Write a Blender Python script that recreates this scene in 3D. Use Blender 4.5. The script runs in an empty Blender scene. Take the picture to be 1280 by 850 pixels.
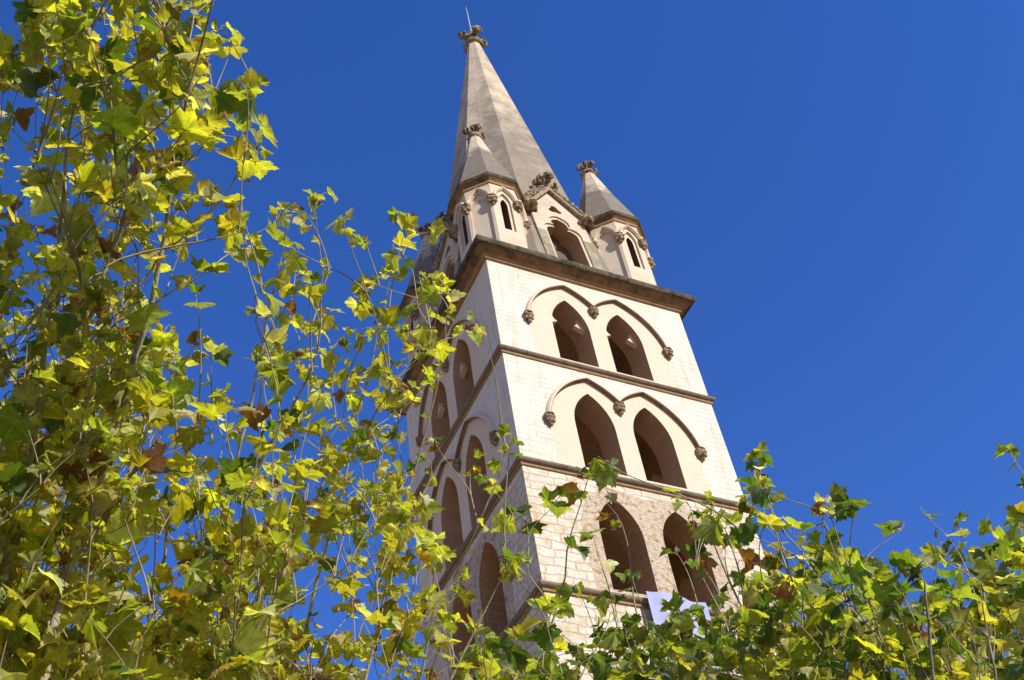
import bpy, bmesh, math, random
import numpy as np
from mathutils import Vector, Matrix, noise
from mathutils.geometry import tessellate_polygon

# ------------------------------------------------------------------ camera, sky, sun, exposure
S = bpy.context.scene
COL = S.collection
FPX = 1441.6                     # focal length in pixels of a 1280 px wide frame
YAW, PITCH, ROLL = 0.558949, 0.829543, -0.183291
CAM = Vector((-13.1537, -21.7389, 1.6))

def cam_axes():
    cy, sy, cp, sp = math.cos(YAW), math.sin(YAW), math.cos(PITCH), math.sin(PITCH)
    f = Vector((sy*cp, cy*cp, sp)); r = Vector((cy, -sy, 0)); u = r.cross(f)
    c, s = math.cos(ROLL), math.sin(ROLL)
    return r*c + u*s, u*c - r*s, f
RT, UP, FW = cam_axes()
cd = bpy.data.cameras.new('camera'); cam = bpy.data.objects.new('camera', cd); COL.objects.link(cam)
cd.sensor_width = 36; cd.lens = 36*FPX/1280; cd.clip_start = .05; cd.clip_end = 3000
M = Matrix.Identity(4)
for i in range(3):
    M[i][0], M[i][1], M[i][2], M[i][3] = RT[i], UP[i], -FW[i], CAM[i]
cam.matrix_world = M
S.camera = cam

SUN_AZ, SUN_EL = math.radians(19), math.radians(31)      # azimuth from -y towards +x
sd = Vector((math.sin(SUN_AZ)*math.cos(SUN_EL), -math.cos(SUN_AZ)*math.cos(SUN_EL), math.sin(SUN_EL)))
W = bpy.data.worlds.new('World'); S.world = W; W.use_nodes = True
nt = W.node_tree; bg = nt.nodes['Background']
sky = nt.nodes.new('ShaderNodeTexSky'); sky.sky_type = 'NISHITA'; sky.sun_disc = False
sky.sun_elevation = SUN_EL; sky.sun_rotation = math.atan2(sd.x, sd.y)
sky.air_density = 1.0; sky.dust_density = 0.0; sky.ozone_density = 5.0; sky.altitude = 0
# clear autumn air: deep blue above, paler and warmer towards the horizon
_g = nt.nodes.new('ShaderNodeTexCoord'); _x = nt.nodes.new('ShaderNodeSeparateXYZ'); nt.links.new(_g.outputs['Generated'], _x.inputs[0])
_r = nt.nodes.new('ShaderNodeValToRGB'); _e = _r.color_ramp.elements
_e[0].position, _e[1].position = .05, .52; _e[0].color, _e[1].color = (.60,.42,.25,1), (.36,.56,1,1)
_e.new(.9).color = (.29,.54,1,1); _e.new(.40).color = (.44,.42,.50,1)
nt.links.new(_x.outputs[2], _r.inputs[0])
_m = nt.nodes.new('ShaderNodeMix'); _m.data_type = 'RGBA'; _m.blend_type = 'MULTIPLY'; _m.inputs[0].default_value = 1
nt.links.new(sky.outputs[0], _m.inputs[6]); nt.links.new(_r.outputs[0], _m.inputs[7])
nt.links.new(_m.outputs[2], bg.inputs['Color'])
bg.inputs['Strength'].default_value = 0.176
sl = bpy.data.lights.new('sun', 'SUN'); sl.energy = 4.6; sl.angle = math.radians(.53); sl.color = (1, .935, .80)
so = bpy.data.objects.new('sun', sl); COL.objects.link(so); so.rotation_euler = sd.to_track_quat('Z', 'Y').to_euler()
S.view_settings.view_transform = 'Standard'; S.view_settings.look = 'None'
S.view_settings.exposure = 0.3; S.view_settings.gamma = 1
S.render.engine = 'CYCLES'
S.cycles.max_bounces = 8; S.cycles.diffuse_bounces = 4; S.cycles.transmission_bounces = 4; S.cycles.transparent_max_bounces = 4

def ray(px, py, d):
    """the point d metres from the viewpoint in the direction of a pixel of the 1280x850 photograph"""
    v = RT*(px-640) - UP*(py-425) + FW*FPX
    return CAM + v.normalized()*d

# ------------------------------------------------------------------ materials
def newmat(name):
    m = bpy.data.materials.new(name); m.use_nodes = True
    n = m.node_tree; n.nodes.clear()
    out = n.nodes.new('ShaderNodeOutputMaterial'); b = n.nodes.new('ShaderNodeBsdfPrincipled')
    n.links.new(b.outputs[0], out.inputs[0])
    return m, n, b, out
def N(n, t, **kw):
    x = n.nodes.new(t)
    for k, v in kw.items():
        if k in x.inputs: x.inputs[k].default_value = v
        else: setattr(x, k, v)
    return x
def ramp(n, src, p0, p1, c0=(0,0,0,1), c1=(1,1,1,1)):
    r = n.nodes.new('ShaderNodeValToRGB'); e = r.color_ramp.elements
    e[0].position, e[1].position = p0, p1; e[0].color, e[1].color = c0, c1
    n.links.new(src, r.inputs[0]); return r.outputs[0]
def mixc(n, fac, a, b, mode='MIX'):
    x = n.nodes.new('ShaderNodeMix'); x.data_type = 'RGBA'; x.blend_type = mode
    for s, v in ((x.inputs[0], fac), (x.inputs[6], a), (x.inputs[7], b)):
        if hasattr(v, 'node'): n.links.new(v, s)
        else: s.default_value = v if not isinstance(v, tuple) else (*v[:3], 1)
    return x.outputs[2]
def tex(n, vec, scale, detail=4, rough=.55):
    t = N(n, 'ShaderNodeTexNoise', Scale=scale, Detail=detail, Roughness=rough); n.links.new(vec, t.inputs['Vector']); return t.outputs['Fac']

def stone(name, c1, c2, mortar, bw=.55, bh=.27, ms=.012, patch=None, patch_lo=.5, patch_hi=.7, patch_scale=1.2, fine=(.82, 1.12),
          bump=.35, bdist=.02, rough=.9, moss=None, moss_lo=.55, moss_hi=.75, zpale=None, soot=None, warp=.02, streak=None):
    m, n, b, out = newmat(name)
    tc = N(n, 'ShaderNodeTexCoord'); uv, ob = tc.outputs['UV'], tc.outputs['Object']
    # joints wander a little
    nz = N(n, 'ShaderNodeTexNoise', Scale=2.3, Detail=2); n.links.new(uv, nz.inputs['Vector'])
    sub = N(n, 'ShaderNodeVectorMath', operation='SUBTRACT'); n.links.new(nz.outputs['Color'], sub.inputs[0]); sub.inputs[1].default_value = (.5,.5,.5)
    scl = N(n, 'ShaderNodeVectorMath', operation='SCALE'); n.links.new(sub.outputs[0], scl.inputs[0]); scl.inputs['Scale'].default_value = warp
    add = N(n, 'ShaderNodeVectorMath', operation='ADD'); n.links.new(uv, add.inputs[0]); n.links.new(scl.outputs[0], add.inputs[1])
    col = c1; h = None
    if bw:
        br = N(n, 'ShaderNodeTexBrick', offset=.5, squash=1.35, squash_frequency=3)
        n.links.new(add.outputs[0], br.inputs['Vector'])
        br.inputs['Color1'].default_value = (*c1, 1); br.inputs['Color2'].default_value = (*c2, 1); br.inputs['Mortar'].default_value = (*mortar, 1)
        br.inputs['Scale'].default_value = 1; br.inputs['Mortar Size'].default_value = ms; br.inputs['Mortar Smooth'].default_value = .3
        br.inputs['Brick Width'].default_value = bw; br.inputs['Row Height'].default_value = bh; br.inputs['Bias'].default_value = -.15
        # some joints are nearly invisible under the limewash
        big = tex(n, uv, .9, 3)
        col = mixc(n, ramp(n, big, .36, .62), tuple(0.5*(a+c) for a, c in zip(c1, c2)), br.outputs['Color']) if name == 'limewashed_masonry' else br.outputs['Color']
        h = br.outputs['Fac']
    else:
        col = mixc(n, ramp(n, tex(n, ob, 1.1, 5), .35, .65), c1, c2)
    if patch:
        col = mixc(n, ramp(n, tex(n, ob, patch_scale, 6, .65), patch_lo, patch_hi), col, patch)
    if soot:
        sc, lo, hi, zlo, zhi = soot
        sx = N(n, 'ShaderNodeSeparateXYZ'); n.links.new(ob, sx.inputs[0])
        mr = N(n, 'ShaderNodeMapRange'); n.links.new(sx.outputs[2], mr.inputs[0])
        mr.inputs[1].default_value, mr.inputs[2].default_value, mr.inputs[3].default_value, mr.inputs[4].default_value = zlo, zhi, .28, -.25
        ad = N(n, 'ShaderNodeMath', operation='ADD'); n.links.new(tex(n, ob, .8, 6, .65), ad.inputs[0]); n.links.new(mr.outputs[0], ad.inputs[1])
        col = mixc(n, ramp(n, ad.outputs[0], lo, hi), col, mixc(n, .72, col, sc))
    if streak:
        mp = N(n, 'ShaderNodeMapping'); n.links.new(uv, mp.inputs[0]); mp.inputs['Scale'].default_value = (2.6, .22, 1)
        col = mixc(n, ramp(n, tex(n, mp.outputs[0], 1.6, 5, .6), .52, .78), col, streak)
    if moss:
        col = mixc(n, ramp(n, tex(n, ob, 2.2, 7, .7), moss_lo, moss_hi), col, moss)
    f = ramp(n, tex(n, ob, 9, 6, .7), .3, .7, (fine[0],)*3+(1,), (fine[1],)*3+(1,))
    col = mixc(n, 1.0, col, f, 'MULTIPLY')
    n.links.new(col, b.inputs['Base Color']); b.inputs['Roughness'].default_value = rough; b.inputs['Specular IOR Level'].default_value = .2
    bp = N(n, 'ShaderNodeBump', Strength=bump, Distance=bdist)
    hh = tex(n, ob, 14, 6, .7)
    if h is not None:
        s = N(n, 'ShaderNodeMath', operation='SUBTRACT'); n.links.new(hh, s.inputs[0]); n.links.new(h, s.inputs[1]); hh = s.outputs[0]
    n.links.new(hh, bp.inputs['Height']); n.links.new(bp.outputs[0], b.inputs['Normal'])
    return m

M_white = stone('limewashed_masonry', (.655,.605,.535), (.755,.715,.645), (.53,.44,.35), .60, .23, .014, patch=(.60,.50,.39), patch_lo=.56, patch_hi=.78, patch_scale=.9, fine=(.86,1.08), bump=.6, streak=(.54,.455,.36))
M_rough = stone('rough_masonry', (.72,.635,.53), (.79,.74,.65), (.60,.49,.38), .64, .30, .024, patch=(.58,.43,.29), patch_lo=.46, patch_hi=.70, patch_scale=2.4, fine=(.74,1.14), bump=.9, bdist=.04, warp=.2)
M_smooth = stone('dressed_stone', (.70,.57,.45), (.66,.55,.45), (.58,.46,.36), 1.3, .42, .006, patch=(.58,.45,.34), patch_lo=.58, patch_hi=.8, patch_scale=1.4, fine=(.92,1.05), bump=.2)
M_vouss = stone('rough_arch_stone', (.70,.555,.41), (.74,.62,.48), (.55,.42,.3), None, patch=(.33,.21,.13), patch_lo=.50, patch_hi=.66, patch_scale=5, fine=(.66,1.15), bump=1.0, bdist=.09)
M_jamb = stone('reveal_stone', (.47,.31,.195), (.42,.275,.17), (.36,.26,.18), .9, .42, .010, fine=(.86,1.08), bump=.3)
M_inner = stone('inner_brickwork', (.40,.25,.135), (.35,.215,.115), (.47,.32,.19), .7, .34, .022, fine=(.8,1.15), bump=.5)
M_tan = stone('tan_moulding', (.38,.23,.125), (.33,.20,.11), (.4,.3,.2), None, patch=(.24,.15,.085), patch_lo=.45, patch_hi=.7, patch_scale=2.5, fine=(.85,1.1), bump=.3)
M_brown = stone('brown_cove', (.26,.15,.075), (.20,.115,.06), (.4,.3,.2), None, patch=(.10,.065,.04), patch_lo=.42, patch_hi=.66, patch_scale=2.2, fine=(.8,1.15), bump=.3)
M_hoodshade = stone('hood_underside_shade', (.34,.23,.15), (.28,.185,.12), (.4,.3,.2), None, patch=(.15,.10,.065), patch_lo=.5, patch_hi=.72, patch_scale=2.5, fine=(.85,1.1), bump=.3)  # weathered underside, with its shade also put into the darker colour
M_lich = stone('lichen_moulding', (.15,.125,.08), (.11,.09,.06), (.3,.26,.2), None, patch=(.04,.038,.028), patch_lo=.42, patch_hi=.60, patch_scale=4.5, fine=(.6,1.25), bump=.6, moss=(.24,.20,.10), moss_lo=.57, moss_hi=.74)
M_string = stone('string_stone', (.26,.20,.145), (.22,.17,.125), (.3,.25,.2), None, patch=(.14,.11,.08), patch_lo=.5, patch_hi=.7, patch_scale=3, fine=(.75,1.15), bump=.4)
M_spire = stone('spire_ashlar', (.55,.455,.345), (.45,.375,.285), (.74,.635,.49), 1.0, .46, .020, patch=(.32,.265,.21), patch_lo=.45, patch_hi=.7, patch_scale=1.0, fine=(.85,1.1), bump=.4, soot=((.17,.148,.128), .36, .66, 41, 56))
M_pinn = stone('pinnacle_ashlar', (.56,.46,.36), (.46,.38,.30), (.74,.63,.5), .66, .42, .024, fine=(.85,1.1), bump=.4, soot=((.085,.075,.068), .34, .52, 40.2, 43.4))
M_turret = stone('turret_stone', (.66,.55,.43), (.59,.49,.385), (.52,.43,.35), .9, .45, .006, patch=(.52,.43,.35), patch_lo=.5, patch_hi=.75, patch_scale=1.0, fine=(.9,1.06), bump=.25)
M_gable = stone('gable_stone', (.60,.50,.39), (.56,.47,.37), (.5,.42,.33), .8, .4, .006, patch=(.46,.39,.29), patch_lo=.45, patch_hi=.7, patch_scale=1.3, fine=(.88,1.08), bump=.3)
M_mossy = stone('mossy_stone', (.34,.30,.22), (.40,.34,.26), (.5,.44,.34), .8, .4, .008, patch=(.22,.20,.13), patch_lo=.42, patch_hi=.62, patch_scale=2.2, fine=(.8,1.15), bump=.4, moss=(.25,.22,.12), moss_lo=.56, moss_hi=.76)
M_cop = stone('coping_stone', (.40,.33,.23), (.34,.28,.20), (.3,.25,.2), None, patch=(.17,.15,.095), patch_lo=.45, patch_hi=.65, patch_scale=4, fine=(.75,1.15), bump=.5)
M_carve = stone('weathered_carving', (.42,.32,.20), (.30,.22,.14), (.3,.2,.1), None, patch=(.07,.055,.035), patch_lo=.44, patch_hi=.62, patch_scale=5, fine=(.7,1.25), bump=.8, bdist=.03, moss=(.28,.24,.12), moss_lo=.6, moss_hi=.74)
M_stop = stone('carved_stop_stone', (.46,.34,.22), (.36,.26,.17), (.3,.2,.1), None, patch=(.13,.09,.055), patch_lo=.44, patch_hi=.6, patch_scale=8, fine=(.8,1.15), bump=.6, bdist=.02)

def plain(name, c, rough=.6, metal=0., var=.15, scale=6):
    m, n, b, out = newmat(name)
    tc = N(n, 'ShaderNodeTexCoord')
    f = ramp(n, tex(n, tc.outputs['Object'], scale, 5), .3, .7, (1-var,)*3+(1,), (1+var,)*3+(1,))
    n.links.new(mixc(n, 1.0, c, f, 'MULTIPLY'), b.inputs['Base Color'])
    b.inputs['Roughness'].default_value = rough; b.inputs['Metallic'].default_value = metal
    return m
M_rod = plain('pale_metal', (.62,.63,.64), .35, .8)
M_dark = plain('opening_shade', (.13,.08,.05), .9)  # backs the slits and gablet openings; unlit interior put into the colour
M_letter = plain('white_print', (.85,.85,.86), .7, var=.03)
M_ink = plain('carved_ink', (.36,.29,.24), .9)

# leaves: colour per vertex, light passes through the blade
def leafmat(name, trans=.5):
    m, n, b, out = newmat(name)
    at = N(n, 'ShaderNodeAttribute', attribute_name='tint'); tc = N(n, 'ShaderNodeTexCoord')
    f = ramp(n, tex(n, tc.outputs['Object'], 38, 4, .65), .28, .72, (.72,.74,.7,1), (1.2,1.18,1.1,1))
    col = mixc(n, 1.0, at.outputs['Color'], f, 'MULTIPLY')
    n.links.new(mixc(n, 1.0, col, (1.85, 1.85, 2.2), 'MULTIPLY'), b.inputs['Base Color']); b.inputs['Roughness'].default_value = .44; b.inputs['Specular IOR Level'].default_value = .5
    tr = N(n, 'ShaderNodeBsdfTranslucent')
    g = mixc(n, 1.0, col, (4.1, 3.95, 1.05), 'MULTIPLY'); n.links.new(g, tr.inputs['Color'])
    mx = N(n, 'ShaderNodeMixShader'); mx.inputs[0].default_value = trans
    n.links.new(b.outputs[0], mx.inputs[1]); n.links.new(tr.outputs[0], mx.inputs[2]); n.links.new(mx.outputs[0], out.inputs[0])
    bp = N(n, 'ShaderNodeBump', Strength=.35, Distance=.004); n.links.new(tex(n, tc.outputs['Object'], 60, 3), bp.inputs['Height']); n.links.new(bp.outputs[0], b.inputs['Normal'])
    return m
M_leaf = leafmat('plane_leaf')
M_twig = plain('green_twig', (.30,.25,.14), .7, var=.3, scale=20)
def barkmat():
    m, n, b, out = newmat('plane_bark')
    tc = N(n, 'ShaderNodeTexCoord'); v = N(n, 'ShaderNodeTexVoronoi', Scale=9.0); n.links.new(tc.outputs['Object'], v.inputs['Vector'])
    c = mixc(n, ramp(n, v.outputs['Color'], .3, .7), (.44,.375,.285), (.26,.22,.165))
    c = mixc(n, ramp(n, tex(n, tc.outputs['Object'], 12, 5), .45, .62), c, (.52,.46,.36))
    n.links.new(c, b.inputs['Base Color']); b.inputs['Roughness'].default_value = .85
    bp = N(n, 'ShaderNodeBump', Strength=.5, Distance=.01); n.links.new(tex(n, tc.outputs['Object'], 30, 4), bp.inputs['Height']); n.links.new(bp.outputs[0], b.inputs['Normal'])
    return m
M_bark = barkmat()

# ------------------------------------------------------------------ mesh builder
class MB:
    def __init__(s): s.v = []; s.f = []; s.m = []; s.sm = []
    def face(s, pts, m=0, smooth=False):
        i = len(s.v); s.v += [tuple(p) for p in pts]; s.f.append(tuple(range(i, i+len(pts)))); s.m.append(m); s.sm.append(smooth)
    def grid(s, rows, m=0, closed=False, smooth=True, wrap=False):
        """rows: lists of points of equal length, shared vertices"""
        i0 = len(s.v); k = len(rows[0])
        for r in rows: s.v += [tuple(p) for p in r]
        nr = len(rows)
        for a in range(nr if wrap else nr-1):
            b = (a+1) % nr
            for j in range(k if closed else k-1):
                j2 = (j+1) % k
                s.f.append((i0+a*k+j, i0+a*k+j2, i0+b*k+j2, i0+b*k+j)); s.m.append(m); s.sm.append(smooth)
    def poly(s, outer, holes=(), fn=lambda p: p, m=0):
        """flat polygon with holes in 2D, mapped through fn"""
        lists = [[Vector((p[0], p[1], 0)) for p in outer]] + [[Vector((p[0], p[1], 0)) for p in h] for h in holes]
        flat = [p for l in lists for p in l]; i0 = len(s.v)
        s.v += [tuple(fn((p.x, p.y))) for p in flat]
        for t in tessellate_polygon(lists):
            a, b, c = (flat[i] for i in t)
            if (b-a).cross(c-a).z < 0: t = (t[0], t[2], t[1])
            if abs((b-a).cross(c-a).z) < 1e-9: continue
            s.f.append(tuple(i0+i for i in t)); s.m.append(m); s.sm.append(False)
    def box(s, x0, x1, y0, y1, z0, z1, m=0, fn=lambda p: p):
        c = [(x0,y0,z0),(x1,y0,z0),(x1,y1,z0),(x0,y1,z0),(x0,y0,z1),(x1,y0,z1),(x1,y1,z1),(x0,y1,z1)]
        c = [fn(p) for p in c]
        for q in ((0,3,2,1),(4,5,6,7),(0,1,5,4),(1,2,6,5),(2,3,7,6),(3,0,4,7)): s.face([c[i] for i in q], m)
    def lump(s, c, r, amp=.25, freq=2.2, m=0, sub=2, rot=None, seed=0):
        bm = bmesh.new(); bmesh.ops.create_icosphere(bm, subdivisions=sub, radius=1)
        i0 = len(s.v); R = rot or Matrix.Identity(3); off = Vector((seed*3.1, seed*1.7, seed*.9))
        for v in bm.verts:
            d = 1 + amp*noise.noise(v.co*freq+off) + amp*.5*noise.noise(v.co*freq*2.3+off)
            p = R @ Vector((v.co.x*r[0]*d, v.co.y*r[1]*d, v.co.z*r[2]*d)); s.v.append(tuple(Vector(c)+p))
        for f in bm.faces: s.f.append(tuple(i0+v.index for v in f.verts)); s.m.append(m); s.sm.append(True)
        bm.free()
    def tube(s, pts, rad, sides=6, m=0, cap=True):
        pts = [Vector(p) for p in pts]; rows = []; up = Vector((.31,.27,.91)); n = len(pts)
        if not hasattr(rad, '__len__'): rad = [rad]*n
        for i, p in enumerate(pts):
            t = (pts[min(i+1, n-1)]-pts[max(i-1, 0)]); t = t.normalized() if t.length > 1e-9 else Vector((0,0,1))
            a = t.cross(up); a = a.normalized() if a.length > .05 else t.cross(Vector((1,0,0))).normalized(); b = t.cross(a)
            rows.append([p+(a*math.cos(6.28319*k/sides)+b*math.sin(6.28319*k/sides))*rad[i] for k in range(sides)])
        s.grid(rows, m, closed=True)
        if cap: s.face(rows[-1], m); s.face(rows[0][::-1], m)
    def build(s, name, mats, parent=None, loc=None, uv=True):
        me = bpy.data.meshes.new(name); me.from_pydata(s.v, [], s.f)
        for m in (mats if isinstance(mats, (list, tuple)) else [mats]): me.materials.append(m)
        me.polygons.foreach_set('material_index', s.m); me.polygons.foreach_set('use_smooth', s.sm)
        if uv:
            ul = me.uv_layers.new(name='UVMap').data; V = me.vertices
            for p in me.polygons:
                nn = p.normal
                t = Vector((-nn.y, nn.x, 0))
                t = t.normalized() if t.length > .25 else Vector((1,0,0))
                b = nn.cross(t)
                for li in p.loop_indices:
                    c = V[me.loops[li].vertex_index].co; ul[li].uv = (c.dot(t), c.dot(b))
        me.update()
        o = bpy.data.objects.new(name, me); COL.objects.link(o)
        if parent: o.parent = parent
        if loc: o.location = loc
        return o
def tag(o, label=None, cat=None, group=None, kind=None):
    for k, v in (('label', label), ('category', cat), ('group', group), ('kind', kind)):
        if v: o[k] = v
    return o
def empty(name, loc):
    o = bpy.data.objects.new(name, None); COL.objects.link(o); o.location = loc; o.empty_display_size = .3; return o

# ------------------------------------------------------------------ ground
def ground():
    b = MB(); b.face([(-1500,-1500,0),(1500,-1500,0),(1500,1500,0),(-1500,1500,0)])
    m = stone('pale_paving', (.54,.42,.30), (.50,.39,.28), (.28,.25,.21), 1.2, .6, .012, fine=(.85,1.1), bump=.2)
    tag(b.build('ground', m), kind='structure')
    r = MB(); r.face([(-120,-48,.004),(120,-48,.004),(120,-8.9,.004),(-120,-8.9,.004)])
    tag(r.build('bounce_cut_sheet', plain('bounce_cut_dark', (.055,.053,.05), .9, var=.3, scale=30)), kind='structure')  # dark ground sheet added out of view to cut bounce light on the leaves
    k = MB()
    for y in (-8.9, -48.3): k.box(-120, 120, y, y+.3, .002, .13)
    tag(k.build('kerb', m), kind='structure')
ground()

# ------------------------------------------------------------------ church tower (local frame: axis at 0,0; faces at distance 4)
tower = empty('church_tower', (4, 4, 0))
tag(tower, 'tall square stone bell tower with octagonal spire and pointed belfry openings', 'bell tower')
HALF = 4.0
def F(k):
    c, s = [(1,0),(0,1),(-1,0),(0,-1)][k]
    def fn(u, z, o=0.0):
        x, y = u, -(HALF+o); return Vector((x*c-y*s, x*s+y*c, z))
    return fn
FRONT, RIGHT, BACK, LEFT = 0, 1, 2, 3
WC = 1.075; WW = .735
ROWS = [dict(sill=29.33, spring=31.1, apex=32.60, hood=30.75, htop=33.27), dict(sill=24.44, spring=26.35, apex=27.84, hood=25.88, htop=28.42),
        dict(sill=19.97, spring=22.0, apex=23.37)]
def arc_pts(w, zs, za, n=10):
    """right half of a pointed arch, springing to apex"""
    h = za-zs; r = (h*h+w*w)/(2*w); c = w-r
    a1 = math.atan2(h, -c)
    return [(c+r*math.cos(a1*i/n), zs+r*math.sin(a1*i/n)) for i in range(n+1)]
def lancet(cx, w, sill, zs, za, n=10):
    R = arc_pts(w, zs, za, n)
    return [(cx-w, sill), (cx+w, sill)] + [(cx+x, z) for x, z in R] + [(cx-x, z) for x, z in R[-2::-1]]
HC, HW = 1.06, 1.70     # hood centres and half widths
def hood_path(zs, za, n=16):
    R = arc_pts(HW, zs, za, n); left = [(-HC-x, z) for x, z in R]
    right = [(-HC+x, z) for x, z in R[::-1] if -HC+x < -.02][1:]
    zc = np.interp(HC, [x for x, z in R][::-1], [z for x, z in R][::-1])
    x45 = float(np.interp(zs+.45, [z for x, z in R], [x for x, z in R]))
    left = [(-HC-x45, zs+.45)]+[p for p in left if p[1] > zs+.5]
    half = left+right+[(0.0, float(zc))]
    return half+[(-x, z) for x, z in half[-2::-1]]
def surround(row):
    hp = hood_path(row['hood'], row['htop']); return [(hp[0][0], row['sill'])] + [(-hp[0][0], row['sill'])] + hood_path(row['hood'], row['htop'])[::-1]

wb = MB(); ib = MB()
for k in range(4):
    f = F(k)
    so_ = [surround(ROWS[0]), surround(ROWS[1])]
    wb.poly([(-4,28.95),(4,28.95),(4,33.95),(-4,33.95)], [so_[0]], lambda p: f(*p), 0)
    wb.poly([(-4,24.1),(4,24.1),(4,28.95),(-4,28.95)], [so_[1]], lambda p: f(*p), 0)
    lw = [lancet(c, WW, ROWS[2]['sill'], ROWS[2]['spring'], ROWS[2]['apex']) for c in (-WC, WC)]
    rg = [(-2.35,19.9),(2.35,19.9),(2.42,22.2),(2.1,23.2),(1.3,23.78),(0,23.6),(-1.3,23.8),(-2.1,23.15),(-2.4,22.2)]
    wb.poly([(-4,0),(4,0),(4,24.1),(-4,24.1)], [rg], lambda p: f(*p), 1)
    wb.poly(rg, lw, lambda p: f(*p), 3)
    for r in ROWS[:2]:
        wb.poly(surround(r), [lancet(c, WW, r['sill']+.002, r['spring'], r['apex']) for c in (-WC, WC)], lambda p: f(*p), 2)
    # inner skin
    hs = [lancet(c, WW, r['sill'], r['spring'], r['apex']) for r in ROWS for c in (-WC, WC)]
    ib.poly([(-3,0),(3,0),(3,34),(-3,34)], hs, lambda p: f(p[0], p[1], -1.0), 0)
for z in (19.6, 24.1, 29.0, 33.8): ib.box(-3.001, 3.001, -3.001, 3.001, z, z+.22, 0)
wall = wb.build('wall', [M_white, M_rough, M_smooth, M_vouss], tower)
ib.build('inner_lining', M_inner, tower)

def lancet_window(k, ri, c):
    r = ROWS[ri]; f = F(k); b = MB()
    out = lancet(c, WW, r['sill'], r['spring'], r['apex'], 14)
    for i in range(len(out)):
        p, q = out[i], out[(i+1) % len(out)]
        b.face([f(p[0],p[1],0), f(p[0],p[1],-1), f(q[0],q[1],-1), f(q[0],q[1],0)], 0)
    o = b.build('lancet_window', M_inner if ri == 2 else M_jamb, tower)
    if ri == 0:
        for s in (-1, 1):
            cb = MB(); A = arc_pts(WW, r['spring'], r['apex'], 12)
            cz = 31.58; top = [(x+.02, z) for x, z in A if cz-.16 < z < cz+.55]
            xt, zt = top[-1]; tip = (WW-.40, cz+.06)
            curve = []
            for i in range(1, 7):          # concave upper edge from the arch down to the tip
                t = i/7; e = 1-(1-t)**1.0
                mx, mz = WW-.20, cz+.16
                curve.append(((1-e)**2*xt+2*e*(1-e)*mx+e*e*tip[0], (1-e)**2*zt+2*e*(1-e)*mz+e*e*tip[1]))
            low = [(WW-.24, cz-.03), (WW-.10, cz-.12)]
            shp = [(WW+.02, cz-.2)]+top+curve+[tip]+low
            shp = [(c+s*x, z) for x, z in shp]
            if s < 0: shp = shp[::-1]
            cb.poly(shp, (), lambda p: f(p[0], p[1], -.26), 0)
            cb.poly(shp[::-1], (), lambda p: f(p[0], p[1], -.44), 0)
            for i in range(len(shp)):
                p, q = shp[i], shp[(i+1) % len(shp)]
                cb.face([f(p[0],p[1],-.26), f(p[0],p[1],-.44), f(q[0],q[1],-.44), f(q[0],q[1],-.26)], 0)
            cb.build('cusp', M_smooth, o)
for k in (FRONT, LEFT, RIGHT, BACK):
    for ri in range(3):
        for c in (-WC, WC): lancet_window(k, ri, c)

def carved_head(b, c, out, side, s=1.0, seed=0, m=0):
    """a carved label stop: small abacus, hair mass, face with brow, nose and chin tapering down to a leaf"""
    c, out, side = Vector(c), Vector(out), Vector(side); up = Vector((0,0,1))
    R = Matrix((side, out, up)).transposed()
    L = lambda x, y, z: c + side*x*s + out*y*s + up*z*s
    rr = lambda x, y, z: (x*s, y*s, z*s)
    b.lump(L(0,.16,.0), rr(.25,.22,.07), .12, 3, m, 2, R, seed)
    b.lump(L(0,.14,-.22), rr(.22,.20,.26), .30, 3.2, m, 3, R, seed+1)
    for sx in (-1, 1):
        b.lump(L(sx*.17,.22,-.14), rr(.09,.10,.12), .35, 3, m, 2, R, seed+2+sx)
        b.lump(L(sx*.09,.31,-.20), rr(.055,.05,.05), .3, 3, m, 1, R, seed+5+sx)
        b.lump(L(sx*.15,.20,-.36), rr(.08,.09,.10), .35, 3, m, 2, R, seed+8+sx)
    b.lump(L(0,.34,-.27), rr(.045,.07,.10), .2, 3, m, 1, R, seed+9)
    b.lump(L(0,.27,-.42), rr(.11,.11,.08), .3, 3, m, 2, R, seed+10)
    b.lump(L(0,.15,-.52), rr(.10,.11,.13), .4, 3, m, 2, R, seed+11)

def hood(k, ri):
    r = ROWS[ri]; f = F(k); b = MB(); path = hood_path(r['hood'], r['htop'], 18)
    prof = [(-.015,0),(-.02,.03),(.02,.05),(.03,.09),(.0,.11),(-.01,.14),(.015,.16),(.06,.16),(.115,.10),(.14,0)]   # (away from the opening, out of the wall)
    rows = []
    n = len(path)
    for i, p in enumerate(path):
        P = Vector(p); a = Vector(path[max(i-1,0)]); c = Vector(path[min(i+1,n-1)])
        d1 = (P-a).normalized() if i else (c-P).normalized(); d2 = (c-P).normalized() if i < n-1 else d1
        n1, n2 = Vector((-d1.y, d1.x)), Vector((-d2.y, d2.x)); mm = (n1+n2).normalized(); ml = 1/max(mm.dot(n1), .55)
        rows.append([f(P.x+mm.x*ml*o_, P.y+mm.y*ml*o_, h+.001) for o_, h in prof])
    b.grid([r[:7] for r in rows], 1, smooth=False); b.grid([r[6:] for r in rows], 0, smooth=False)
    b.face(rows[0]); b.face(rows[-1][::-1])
    o = b.build('hood_mould', [M_smooth, M_hoodshade], tower)
    fo = (f(0,0,1)-f(0,0,0)); fs = (f(1,0,0)-f(0,0,0))
    mid = path[len(path)//2]
    for j, (u, z) in enumerate(((path[0][0]-.05, path[0][1]-.02), (mid[0], mid[1]-.05), (path[-1][0]+.05, path[-1][1]-.02))):
        hb = MB(); carved_head(hb, f(u, z, -.04), fo, fs, .74, seed=k*17+ri*5+j)
        hb.build('label_stop', M_stop, o)
for k in (FRONT, LEFT):
    for ri in (0, 1): hood(k, ri)

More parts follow.
